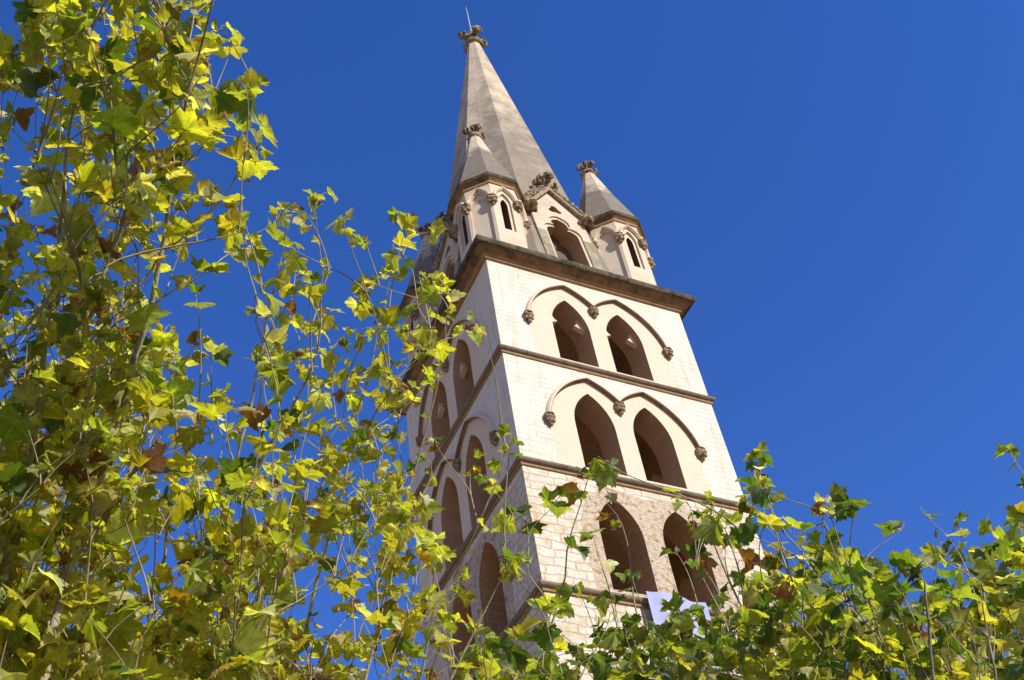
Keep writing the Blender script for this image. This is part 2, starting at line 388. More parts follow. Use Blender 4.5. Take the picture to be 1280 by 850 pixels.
def sweep_square(b, prof, mats=None, half=HALF):
    rows = [[Vector((sx*(half+o), sy*(half+o), z)) for o, z in prof] for sx, sy in ((-1,-1),(1,-1),(1,1),(-1,1))]
    for i in range(4):
        A, B = rows[i], rows[(i+1) % 4]; n = 14
        for j in range(len(prof)-1):
            for q in range(n):
                t0, t1 = q/n, (q+1)/n
                b.face([A[j].lerp(B[j], t0), A[j].lerp(B[j], t1), A[j+1].lerp(B[j+1], t1), A[j+1].lerp(B[j+1], t0)], mats[j] if mats else 0, False)
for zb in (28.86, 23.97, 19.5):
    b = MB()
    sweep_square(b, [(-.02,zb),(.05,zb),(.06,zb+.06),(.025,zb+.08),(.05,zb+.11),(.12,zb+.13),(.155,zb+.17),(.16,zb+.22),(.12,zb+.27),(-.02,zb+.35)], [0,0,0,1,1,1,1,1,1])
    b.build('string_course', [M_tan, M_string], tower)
b = MB()
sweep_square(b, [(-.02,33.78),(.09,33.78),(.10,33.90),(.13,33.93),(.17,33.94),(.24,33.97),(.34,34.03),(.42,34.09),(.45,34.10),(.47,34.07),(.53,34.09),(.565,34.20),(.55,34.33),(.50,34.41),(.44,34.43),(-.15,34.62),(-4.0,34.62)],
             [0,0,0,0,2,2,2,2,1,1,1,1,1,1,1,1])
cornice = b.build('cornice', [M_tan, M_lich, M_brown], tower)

# ---- spire
T8 = math.tan(math.pi/8)
def octa(a, z, cx=0, cy=0):
    """corners; facet i (between i and i+1) faces: 0 front(-y), 1 front-right, 2 right, ..."""
    q = [(-T8,-1),(T8,-1),(1,-T8),(1,T8),(T8,1),(-T8,1),(-1,T8),(-1,-T8)]
    return [Vector((cx+x*a, cy+y*a, z)) for x, y in q]
SA = lambda z: .33+.143*(59.5-z)
b = MB()
zs_ = [34.5, 41.5, 47, 53, 59.5]
for i in range(4):
    A, B = octa(SA(zs_[i]), zs_[i]), octa(SA(zs_[i+1]), zs_[i+1])
    for j in range(8):
        j2 = (j+1) % 8
        if i == 0 and j % 2 == 0:
            f = F({0:0, 2:1, 4:2, 6:3}[j]); h0, h1 = T8*SA(34.5), T8*SA(41.5)
            b.poly([(-h0,34.5),(-1.0,34.5),(-1.0,38.9),(0,40.6),(1.0,38.9),(1.0,34.5),(h0,34.5),(h1,41.5),(-h1,41.5)], (), lambda p: f(p[0], p[1], SA(p[1])-HALF), 0)
        else: b.face([A[j], A[j2], B[j2], B[j]], 1 if i == 0 else 0)
spire = b.build('spire', [M_spire, M_spire], tower)

def octring(b, prof, cx=0, cy=0, m=0, smooth=False):
    rows = [octa(a, z, cx, cy) for a, z in prof]
    for q, (r0, r1) in enumerate(zip(rows, rows[1:])):
        for j in range(8): b.face([r0[j], r0[(j+1)%8], r1[(j+1)%8], r1[j]], m[q] if isinstance(m, list) else m, smooth)
def ring(b, prof, c=(0,0), n=20, m=0):
    b.grid([[Vector((c[0]+r*math.cos(6.28319*k/n), c[1]+r*math.sin(6.28319*k/n), z)) for k in range(n)] for r, z in prof], m, closed=True)

def leaf_arm(b, base, d, s, seed, droop=.35):
    """a curled stone leaf growing out from base along d (horizontal)"""
    d = Vector(d); up = Vector((0,0,1)); side = d.cross(up)
    R = Matrix((side, d, up)).transposed()
    for i, (o, z, rx, ry, rz) in enumerate(((.18,.10,.15,.20,.17), (.42,.28,.20,.22,.16), (.64,.34,.24,.17,.17), (.76,.24,.20,.12,.16), (.74,.08,.12,.09,.10))):
        b.lump(Vector(base)+d*o*s+up*(z*s), (rx*s, ry*s, rz*s), .38, 2.6, 0, 2, R, seed*7+i)
    for sx in (-1, 1): b.lump(Vector(base)+d*.6*s+side*sx*.2*s+up*.36*s, (.12*s,.11*s,.12*s), .4, 3, 0, 2, R, seed*7+5+sx)
def finial(b, c, s, seed, top=True, tiers=1):
    c = Vector(c)
    b.lump(c+Vector((0,0,.25*s)), (.2*s,.2*s,.45*s), .2, 2, 0, 2, None, seed)
    for q in range(4):
        a = q*math.pi/2; leaf_arm(b, c+Vector((0,0,.05*s)), (math.cos(a), math.sin(a), 0), s*.95, seed+q)
    if top:
        b.lump(c+Vector((0,0,.85*s)), (.17*s,.17*s,.3*s), .25, 2, 0, 2, None, seed+9)
        for q in range(4):
            a = q*math.pi/2+math.pi/4; leaf_arm(b, c+Vector((0,0,.55*s)), (math.cos(a), math.sin(a), 0), s*.48, seed+20+q)
        b.lump(c+Vector((0,0,1.18*s)), (.2*s,.2*s,.16*s), .35, 2.5, 0, 2, None, seed+14)

b = MB()
ring(b, [(.33,59.42),(.48,59.46),(.54,59.58),(.50,59.72),(.36,59.80),(.30,59.95),(.33,60.4),(.24,60.9),(.0,61.0)])
for q in range(4):
    a = q*math.pi/2; leaf_arm(b, (0,0,60.05), (math.cos(a), math.sin(a), 0), 1.0, q+3)
b.build('finial', M_carve, spire)
b = MB(); b.tube([(0,0,60.9),(0,0,61.9),(0,0,62.0),(0,0,62.1),(0,0,63.6),(0,0,64.4)], [.085,.075,.05,.05,.042,.012], 8)
b.build('lightning_rod', M_rod, tower)

# ---- corner turrets
TC, TA = 2.78, 1.27
def turret(sx, sy, idx):
    cx, cy = sx*TC, sy*TC
    b = MB(); octs = [-90+45*j for j in range(8)]
    stops = MB(); trim = MB()
    for j in range(8):
        an = math.radians(octs[j]); n = Vector((math.cos(an), math.sin(an), 0)); t = Vector((-n.y, n.x, 0)); o0 = Vector((cx, cy, 0))
        fn = lambda p, o=0.0: o0 + n*(TA+o) + t*p[0] + Vector((0,0,p[1]))
        hw = TA*T8; rect = [(-hw,34.55),(hw,34.55),(hw,39.0),(-hw,39.0)]
        if j % 2 == 0:
            fr = lancet(0, .27, 35.98, 37.75, 38.36, 7); op = lancet(0, .15, 36.15, 37.7, 38.08, 7)
            b.poly(rect, [fr], fn, 0)
            dep = -.09
            b.poly(fr, [op], lambda p: fn(p, dep), 0)
            for (L, d0, d1, mi) in ((fr, 0, dep, 0), (op, dep, -.5, 1)):
                for i in range(len(L)):
                    p, q = L[i], L[(i+1) % len(L)]; b.face([fn(p, d0), fn(p, d1), fn(q, d1), fn(q, d0)], mi)
            b.poly(op, (), lambda p: fn(p, -.5), 1)
        else:
            fr = lancet(0, .40, 34.7, 37.75, 38.42, 9)
            b.poly(rect, [fr], fn, 0)
            b.poly(fr, (), lambda p: fn(p, -.08), 0)
            for i in range(len(fr)):
                p, q = fr[i], fr[(i+1) % len(fr)]; b.face([fn(p, 0), fn(p, -.08), fn(q, -.08), fn(q, 0)], 0)
        # hood over the facet
        R = arc_pts(hw-.035, 37.78, 38.66, 9); path = [(x, z) for x, z in R]+[(-x, z) for x, z in R[-2::-1]]
        rows = []
        for i, p in enumerate(path):
            P = Vector(p); a = Vector(path[max(i-1,0)]); c = Vector(path[min(i+1,len(path)-1)]); d = (c-a).normalized(); m2 = Vector((d.y, -d.x))
            rows.append([fn((P.x+m2.x*q, P.y+m2.y*q), h) for q, h in ((-.09,.002),(-.085,.07),(-.03,.13),(.02,.13),(.06,.04),(.062,.002))])
        trim.grid(rows, 0, smooth=False)
    body = b.build('turret', [M_turret, M_dark], tower)
    trim.build('hood_mould', M_turret, body)
    for j in range(8):
        an = math.radians(-90+45*j+22.5); n = Vector((math.cos(an), math.sin(an), 0)); t = Vector((-n.y, n.x, 0))
        if n.x*-sx > .3 and n.y*-sy > .3: continue
        hb = MB(); carved_head(hb, Vector((cx, cy, 37.86))+n*(TA/math.cos(math.pi/8)-.1), n, t, .82, seed=idx*31+j); hb.build('label_stop', M_stop, body)
    e = MB(); octring(e, [(TA-.01,38.86),(TA+.05,38.86),(TA+.06,38.95),(TA+.03,38.98),(TA+.06,39.06),(TA+.16,39.16),(TA+.19,39.17),(TA+.21,39.33),(TA+.18,39.36),(TA+.10,39.38)], cx, cy, [0,0,1,1,1,1,2,2,2])
    e.build('eave_mould', [M_tan, M_brown, M_lich], body)
    c = MB(); octring(c, [(TA+.15,39.36),(.80,41.7),(.21,44.25)], cx, cy)
    ro = c.build('turret_roof', M_pinn, body)
    g = MB(); ring(g, [(.2,44.12),(.30,44.15),(.34,44.24),(.31,44.36),(.2,44.42),(.16,44.55)], (cx, cy), 14)
    finial(g, (cx, cy, 44.45), .64, idx*5+2)
    g.build('finial', M_carve, ro)
for i, (sx, sy) in enumerate(((-1,-1),(1,-1),(-1,1),(1,1))): turret(sx, sy, i)

# worn lettering scratched into the blind panel of the near turret
def carved_text():
    cu = bpy.data.curves.new('inscription', 'FONT'); cu.body = 'Allo'; cu.size = .36; cu.extrude = .002; cu.align_x = 'CENTER'
    o = bpy.data.objects.new('tmp', cu); COL.objects.link(o)
    dg = bpy.context.evaluated_depsgraph_get(); me = bpy.data.meshes.new_from_object(o.evaluated_get(dg)); bpy.data.objects.remove(o)
    n = Vector((-1,-1,0)).normalized(); t = Vector((-n.y, n.x, 0))
    c = Vector((-TC,-TC,0))+n*(TA-.08+.006)+Vector((0,0,37.86))
    for v in me.vertices: v.co = c + t*v.co.x + Vector((0,0,1))*v.co.y*1.1 + n*v.co.z
    me.materials.append(M_ink); q = bpy.data.objects.new('inscription', me); COL.objects.link(q); q.parent = [x for x in tower.children if x.name == 'turret'][0]
carved_text()

# ---- gablets
def gablet(k, idx):
    f0 = F(k); dz = lambda z: 3.86-.115*(z-35)
    fn = lambda p, o=0.0: f0(p[0], p[1], dz(p[1])-HALF+o)
    b = MB()
    def trefoil_head(w, sill, zs):
        R = [(w, sill), (w, zs)]
        R += [(w*.52+w*.48*math.cos(a), zs+.08+w*.55*math.sin(a)) for a in [math.radians(x) for x in (10,35,60,85,105)]]
        R += [(w*.55*math.cos(a), zs+w*1.08+w*.62*math.sin(a)) for a in [math.radians(x) for x in (-28,-5,20,45,68,84)]]
        R += [(0, zs+w*1.76)]
        return R + [(-x, z) for x, z in R[-2::-1]]
    win = trefoil_head(.70, 34.95, 37.62)
    tre = []
    for q in range(3):
        a0 = math.radians(90+120*q); c = (.165*math.cos(a0), 39.52+.165*math.sin(a0))
        for x in (-95,-60,-25,0,25,60,95): tre.append((c[0]+.15*math.cos(a0+math.radians(x)), c[1]+.15*math.sin(a0+math.radians(x))))
    outl_ = [(-1.2,34.5),(1.2,34.5),(1.2,39.45),(0,41.35),(-1.2,39.45)]
    fr = [(x*1.18, 34.95+(z-34.95)*1.04 if z > 35 else z) for x, z in win]
    xf = .70*1.18
    for sg in (-1, 1): b.poly([(sg*1.2,34.5),(sg*xf,34.5),(sg*xf,37.5),(sg*1.2,37.5)][::sg], (), fn, 2)
    main = [(xf,37.5),(1.2,37.5),(1.2,39.3),(0,41.05),(-1.2,39.3),(-1.2,37.5),(-xf,37.5)]+fr[1:-1][::-1]
    b.poly(main, [tre], fn, 0)
    b.poly(fr, [win], lambda p: fn(p, -.07), 0)
    for L, d0, d1, mi in ((fr, 0, -.07, 0), (win, -.07, -.85, 3), (tre, 0, -.4, 3)):
        for i in range(len(L)):
            p, q = L[i], L[(i+1) % len(L)]; b.face([fn(p, d0), fn(p, d1), fn(q, d1), fn(q, d0)], mi)
    b.poly(win, (), lambda p: fn(p, -.85), 1); b.poly(tre, (), lambda p: fn(p, -.4), 1)
    for s in (-1, 1):
        pts = [fn((s*1.2, z)) for z in (34.5, 36, 38, 39.3)]; bk = [fn((s*1.2, z), -1.2) for z in (34.5, 36, 38, 39.3)]
        for i in range(3): b.face([pts[i], bk[i], bk[i+1], pts[i+1]] if s > 0 else [pts[i], pts[i+1], bk[i+1], bk[i]], 2 if i < 2 else 0)
    g = b.build('gablet', [M_gable, M_dark, M_mossy, M_jamb], tower)
    # copings with crockets along both slopes
    for s in (-1, 1):
        c = MB(); A, B = (s*1.36, 39.05), (0.0, 41.08); d = Vector((B[0]-A[0], B[1]-A[1])).normalized(); nn = Vector((d.y, -d.x))*(1 if s < 0 else -1)
        nn = nn if nn.y > 0 else -nn
        sec = [(-.02,-1.3),(-.02,.02),(-.06,.05),(-.06,.17),(.0,.20),(.06,.19),(.36,.05),(.36,-1.3)]
        rows = []
        for P, ext in ((A, 0), (B, 0)):
            rows.append([fn((P[0]+nn.x*q if P is A else s*-0.0 + (0 if P is B else 0), P[1]+(nn.y*q if P is A else q/abs(nn.y))), o) for q, o in sec])
        c.grid(rows, 0, smooth=False); c.face(rows[0]); c.face(rows[1][::-1])
        co = c.build('coping', M_cop, g)
        cr = MB(); L = (Vector(B)-Vector(A)).length
        for i in range(9):
            t = (i+.6)/9.4; P = Vector(A)+d*L*t+nn*.22
            for o in (.14, .06, -.16):
                cr.lump(fn((P.x+nn.x*(.14-o)*.9, P.y+nn.y*(.14-o)*.9), o), (.12,.10,.12), .5, 2.6, 0, 2, None, i*3+int(o*50)+idx)
        cr.build('crocket', M_carve, co)
        # carved beast at the foot of the slope
        be = MB(); fo = (f0(0,0,1)-f0(0,0,0)); fs = (f0(1,0,0)-f0(0,0,0)); Rm = Matrix((fs, fo, Vector((0,0,1)))).transposed()
        P = (s*1.27, 38.98)
        for i, (u, z, o, rx, ry, rz) in enumerate(((0,.10,-.02,.30,.34,.17),(0,-.05,.22,.22,.20,.17),(-.20,.06,.22,.09,.14,.11),(.20,.06,.22,.09,.14,.11),(0,-.12,.40,.13,.12,.10),(0,-.02,.36,.15,.10,.06),
                (-.24,-.06,.02,.11,.17,.13),(.24,-.06,.02,.11,.17,.13),(-.1,-.17,.30,.06,.08,.06),(.1,-.17,.30,.06,.08,.06),(0,-.16,.08,.18,.2,.09))):
            be.lump(fn((P[0]+u, P[1]+z), o), (rx, ry, rz), .35, 2.4, 0, 3, Rm, idx*40+i+s)
        be.build('carved_beast', M_carve, g)
    fi = MB(); c0 = fn((0, 41.3), .02)
    fi.lump(c0+Vector((0,0,.1)), (.22,.22,.3), .25, 2, 0, 2, None, idx)
    fs = (f0(1,0,0)-f0(0,0,0)); fo = (f0(0,0,1)-f0(0,0,0))
    for i, dv in enumerate((fs, -fs, fo)): leaf_arm(fi, c0+Vector((0,0,.12)), dv, .68, idx*9+i)
    fi.lump(c0+Vector((0,0,.62)), (.16,.16,.3), .3, 2, 0, 2, None, idx+4)
    for i, dv in enumerate((fs, -fs, fo)): leaf_arm(fi, c0+Vector((0,0,.66)), dv, .40, idx*9+i+4)
    fi.build('finial', M_carve, g)
for i, k in enumerate((FRONT, LEFT, RIGHT)): gablet(k, i*3+1)

# ------------------------------------------------------------------ banner hung from the belfry
def banner():
    m, n, bs, out = newmat('lavender_cloth')
    tc = N(n, 'ShaderNodeTexCoord')
    n.links.new(mixc(n, ramp(n, tex(n, tc.outputs['Object'], 3, 4), .3, .7), (.31,.33,.62), (.36,.385,.68)), bs.inputs['Base Color']); bs.inputs['Roughness'].default_value = .75
    b = MB(); X0, X1, Z0, Z1 = 3.02, 4.98, 15.0, 19.84; rows = []
    wav = lambda u, v: -.30-.07*math.sin(u*3.6+v*.9)-.035*math.sin(u*9-v*2.3)-.02*math.sin(u*17+v*4)-.05*(1-v)
    G = lambda u, v, o=0: Vector((X0+(X1-X0)*u, wav(u, v)-o, Z0+(Z1-Z0)*v))
    for i in range(25): rows.append([G(j/28, i/24) for j in range(29)])
    b.grid(rows, 0)
    rows2 = [[G(j/28, i/24, -.012) for j in range(29)] for i in range(25)]; b.grid([r[::-1] for r in rows2], 0)
    o = b.build('banner', m)
    tag(o, 'lavender cloth banner with white lettering hanging below the lowest belfry openings', 'banner')
    cu = bpy.data.curves.new('letter', 'FONT'); cu.body = 'E'; cu.size = .54; cu.extrude = 0
    t = bpy.data.objects.new('tmp', cu); COL.objects.link(t)
    dg = bpy.context.evaluated_depsgraph_get(); me = bpy.data.meshes.new_from_object(t.evaluated_get(dg)); bpy.data.objects.remove(t)
    for v in me.vertices:
        u, vv = (.36+v.co.x*.92)/(X1-X0), (19.19+v.co.y-Z0)/(Z1-Z0); v.co = G(u, vv, .012)
    me.materials.append(M_letter); q = bpy.data.objects.new('lettering', me); COL.objects.link(q); q.parent = o
banner()

# ------------------------------------------------------------------ house behind the left tree
def house():
    h = empty('stone_house', (-17.2, -3, 0)); tag(h, 'tan stone house with tiled eave glimpsed behind the lower left leaves', 'house')
    X, Y0, Y1, ZE = 8.6, -5.0, 5.0, 10.62
    wm = stone('house_render', (.50,.37,.27), (.46,.35,.26), (.36,.27,.2), .5, .24, .015, patch=(.38,.28,.2), fine=(.85,1.1), bump=.5)
    tm = plain('clay_tile', (.36,.19,.11), .85, var=.35, scale=4); sh = plain('green_shutter', (.06,.10,.07), .6); gl = plain('window_glass', (.03,.035,.04), .1, var=.05)
    b = MB(); holes = []
    for x in (-7,-4.2,-1.4,1.4,4.2,7):
        for z in (1.4, 4.6, 7.6): holes.append([(x-.5,z),(x+.5,z),(x+.5,z+1.5),(x-.5,z+1.5)])
    b.poly([(-X,0),(X,0),(X,ZE),(-X,ZE)], holes, lambda p: Vector((p[0], Y0, p[1])))
    b.poly([(Y0,0),(Y1,0),(Y1,ZE),(0,ZE+2.3),(Y0,ZE)], (), lambda p: Vector((X, p[0], p[1])))
    b.poly([(Y0,0),(Y1,0),(Y1,ZE),(0,ZE+2.3),(Y0,ZE)][::-1], (), lambda p: Vector((-X, p[0], p[1])))
    b.face([(X,Y1,0),(-X,Y1,0),(-X,Y1,ZE),(X,Y1,ZE)])
    b.build('wall', wm, h)
    for hl in holes:
        (xa, za), (xb, _), (_, zb), _ = hl
        wv = MB()
        for p, q in zip(hl, hl[1:]+hl[:1]): wv.face([(p[0],Y0,p[1]),(p[0],Y0+.22,p[1]),(q[0],Y0+.22,q[1]),(q[0],Y0,q[1])])
        wo = wv.build('window', wm, h)
        pn = MB(); pn.face([(xa,Y0+.2,za),(xb,Y0+.2,za),(xb,Y0+.2,zb),(xa,Y0+.2,zb)]); pn.build('pane', gl, wo)
        for s in (-1, 1):
            sb = MB(); xc = (xa+xb)/2+s*.78; sb.box(xc-.25, xc+.25, Y0-.05, Y0-.003, za, zb)
            for i in range(12): sb.box(xc-.2, xc+.2, Y0-.065, Y0-.05, za+.1+i*.11, za+.17+i*.11)
            sb.build('shutter', sh, wo)
    r = MB(); sl_ = 2.3/5.0
    for i in range(120):                       # rounded tiles in courses, both slopes
        x0 = -X-.3+(2*X+.6)*i/120; x1 = -X-.3+(2*X+.6)*(i+1)/120; n = 4
        for sg in (-1, 1):
            rows = []
            for j in range(n+1):
                a = math.pi*j/n; xx = x0+(x1-x0)*(1-math.cos(a))/2; dz = .07*math.sin(a)
                rows.append([Vector((xx, sg*5.5, ZE-.5*sl_+.12+dz)), Vector((xx, 0, ZE+2.3+.12+dz))])
            r.grid(rows if sg < 0 else rows[::-1], 0)
    for sg in (-1, 1):
        r.face([(-X-.3, sg*5.5, ZE-.5*sl_+.06), (X+.3, sg*5.5, ZE-.5*sl_+.06), (X+.3, 0, ZE+2.36), (-X-.3, 0, ZE+2.36)])
    ro = r.build('roof', tm, h)
    g = MB(); g.tube([(-X-.3,-5.58,ZE-.2),(X+.3,-5.58,ZE-.2)], .07, 8); g.build('gutter', plain('rusty_gutter', (.22,.16,.12), .6, .2), ro)
    for i in range(24):
        x = -X+.2+i*(2*X-.4)/23; rb = MB(); rb.box(x-.06, x+.06, -5.45, -5.003, ZE-.27, ZE-.14); rb.build('rafter_end', tm, ro) if i < 24 else None
house()

# ------------------------------------------------------------------ plane trees
rng = np.random.default_rng(11)
def leaf_template():
    half = [(0,0),(.10,-.07),(.20,-.10),(.33,-.11),(.50,-.06),(.46,.03),(.56,.10),(.48,.18),(.57,.26),(.62,.30),(.76,.48),(.64,.48),(.61,.57),(.48,.54),(.40,.56),
            (.32,.57),(.37,.67),(.29,.71),(.28,.80),(.19,.81),(.16,.92),(.08,.94),(.0,1.10)]
    out = half + [(-x, y) for x, y in half[-2:0:-1]]
    vein = {4, 10, 22}; nh = len(half)
    P = np.array(out); n = len(out); vs = [(0., .10)]; ed = [0.]; ve = [1.]
    for t in (.36, .70, 1.0):
        for i, (x, y) in enumerate(P):
            a = i if i < nh else n-i
            vs.append((x*t, .10*(1-t)+y*t)); ed.append(t); ve.append(1. if (a in vein or a == 0) else 0.)
    fs = [(0, 1+i, 1+(i+1) % n) for i in range(n)]
    for r in range(2):
        for i in range(n):
            j = (i+1) % n; fs.append((1+r*n+i, 1+(r+1)*n+i, 1+(r+1)*n+j, 1+r*n+j))
    return np.array(vs), np.array(ed), np.array(ve), fs
LT, LE, LV, LF = leaf_template()

def leaves_mesh(name, leaves, palette, parent, twigs):
    """leaves: list of (pos, axis, normal, length, dryness, kind)"""
    n = len(leaves); k = len(LT)
    pos = np.array([l[0] for l in leaves]); ax = np.array([l[1] for l in leaves]); nm = np.array([l[2] for l in leaves])
    L = np.array([l[3] for l in leaves]); dry = np.array([l[4] for l in leaves]); kind = np.array([l[5] for l in leaves])
    ax /= np.linalg.norm(ax, axis=1)[:, None]; nm -= (nm*ax).sum(1)[:, None]*ax; nm /= np.linalg.norm(nm, axis=1)[:, None]; sd_ = np.cross(ax, nm)
    x = np.broadcast_to(LT[:, 0], (n, k)).copy()*rng.uniform(.85, 1.15, (n, 1)); y = np.broadcast_to(LT[:, 1], (n, k)).copy()
    x *= 1+rng.normal(0, .10, (n, 1))*np.sin(2.2*y*3+rng.uniform(0, 6.28, (n, 1))); x += rng.normal(0, .10, (n, 1))*(y-.1)**2*1.2; y += rng.normal(0, .10, (n, 1))*np.abs(x)+rng.normal(0, .08, (n, 1))*x
    r = np.hypot(x, y-.1); th = np.arctan2(x, y-.1)
    # folding along the midrib, wavy lobes, edges rolling up on dry leaves
    fold = rng.normal(.2, .36, (n, 1)) + dry[:, None]*rng.uniform(-.3, 1.3, (n, 1))
    z = fold*np.abs(x)
    z += rng.normal(0, .10, (n, 1))*r*np.sin(3*th+rng.uniform(0, 6.28, (n, 1)))*1.3
    z += rng.normal(0, .06, (n, 1))*r*np.sin(7*th+rng.uniform(0, 6.28, (n, 1)))
    z += (rng.normal(0, .14, (n, 1))+dry[:, None]*rng.uniform(-.1, .9, (n, 1)))*LE[None, :]**3*.35
    z += .025*(LV[None, :]-.5)*np.sign(rng.normal(.4, 1, (n, 1)))
    sh = 1-dry[:, None]*rng.uniform(0, .45, (n, 1))*LE[None, :]**2
    x = x*sh
    kk = rng.normal(.6, .6, (n, 1)) + dry[:, None]*rng.uniform(-1, 2.8, (n, 1)); kk = np.where(np.abs(kk) < .05, .05, kk)
    y2 = np.sin(kk*y)/kk - z*np.sin(kk*y)*-1*0 ; z2 = z*np.cos(kk*y) - (1-np.cos(kk*y))/kk; y2 = y2 + z*np.sin(kk*y)
    tw = rng.normal(0, .35, (n, 1))*y; xc, zc = x*np.cos(tw)-z2*np.sin(tw)*.5, z2+x*np.sin(tw)*.6
    co = pos[:, None, :] + L[:, None, None]*(xc[..., None]*sd_[:, None, :] + y2[..., None]*ax[:, None, :] + zc[..., None]*nm[:, None, :])
    # colours
    pal = np.array(palette); base = pal[kind]*rng.uniform(.72, 1.22, (n, 1))*np.array([1, 1, 1]) * rng.uniform(.92, 1.08, (n, 3))
    c = np.broadcast_to(base[:, None, :], (n, k, 3)).copy()
    c *= (1+.42*LV*(LE < .9))[None, :, None]
    yel = np.array([.30,.22,.025]); bro = np.array([.11,.052,.022])
    e1 = np.clip((LE[None, :]-rng.uniform(.4, 1.5, (n, 1)))*1.6, 0, 1)*rng.uniform(0, .45, (n, 1)); c = c*(1-e1[..., None])+yel*e1[..., None]
    thr = np.where(rng.random((n, 1)) < .22+.6*dry[:, None], rng.uniform(.6, 1.05, (n, 1)), 1.35)-.2*dry[:, None]
    e2 = np.clip((LE[None, :]+.35*(rng.random((n, k))-.5)-thr)*3, 0, 1)*.9; c = c*(1-e2[..., None])+bro*e2[..., None]
    V = co.reshape(-1, 3); nv = len(V)
    # twigs and petioles appended as tubes
    tb = MB()
    for pts, rad in twigs: tb.tube(pts, rad, 4, cap=False)
    TV = np.array(tb.v) if tb.v else np.zeros((0, 3))
    loops = []; starts = []; mats = []; tot = 0
    tri = np.array([f for f in LF if len(f) == 3]); quad = np.array([f for f in LF if len(f) == 4])
    off = (np.arange(n)*k)[:, None, None]
    T = (tri[None]+off).reshape(-1, 3); Q = np.concatenate([(quad[None]+off).reshape(-1, 4), np.array(tb.f).reshape(-1, 4)+nv]) if tb.f else (quad[None]+off).reshape(-1, 4)
    li = np.concatenate([T.ravel(), Q.ravel()]).astype(np.int32)
    ls = np.concatenate([np.arange(len(T))*3, len(T)*3+np.arange(len(Q))*4]).astype(np.int32)
    mi = np.zeros(len(ls), np.int32); ntw = len(tb.f)
    if ntw: mi[-ntw:] = 1
    me = bpy.data.meshes.new(name); A = np.concatenate([V, TV]).astype(np.float32)
    A = A - np.array(parent.location, dtype=np.float32)[None, :]
    me.vertices.add(len(A)); me.vertices.foreach_set('co', A.ravel()); me.loops.add(len(li)); me.loops.foreach_set('vertex_index', li)
    me.polygons.add(len(ls)); me.polygons.foreach_set('loop_start', ls); me.polygons.foreach_set('material_index', mi)
    me.polygons.foreach_set('use_smooth', np.ones(len(ls), bool))
    me.materials.append(M_leaf); me.materials.append(M_twig)
    me.update(calc_edges=True); me.validate()
    at = me.attributes.new('tint', 'FLOAT_COLOR', 'POINT'); cc = np.zeros((len(A), 4), np.float32); cc[:nv, :3] = c.reshape(-1, 3); cc[:, 3] = 1; cc[nv:, :3] = .12
    at.data.foreach_set('color', cc.ravel())
    o = bpy.data.objects.new(name, me); COL.objects.link(o); o.parent = parent
    return o

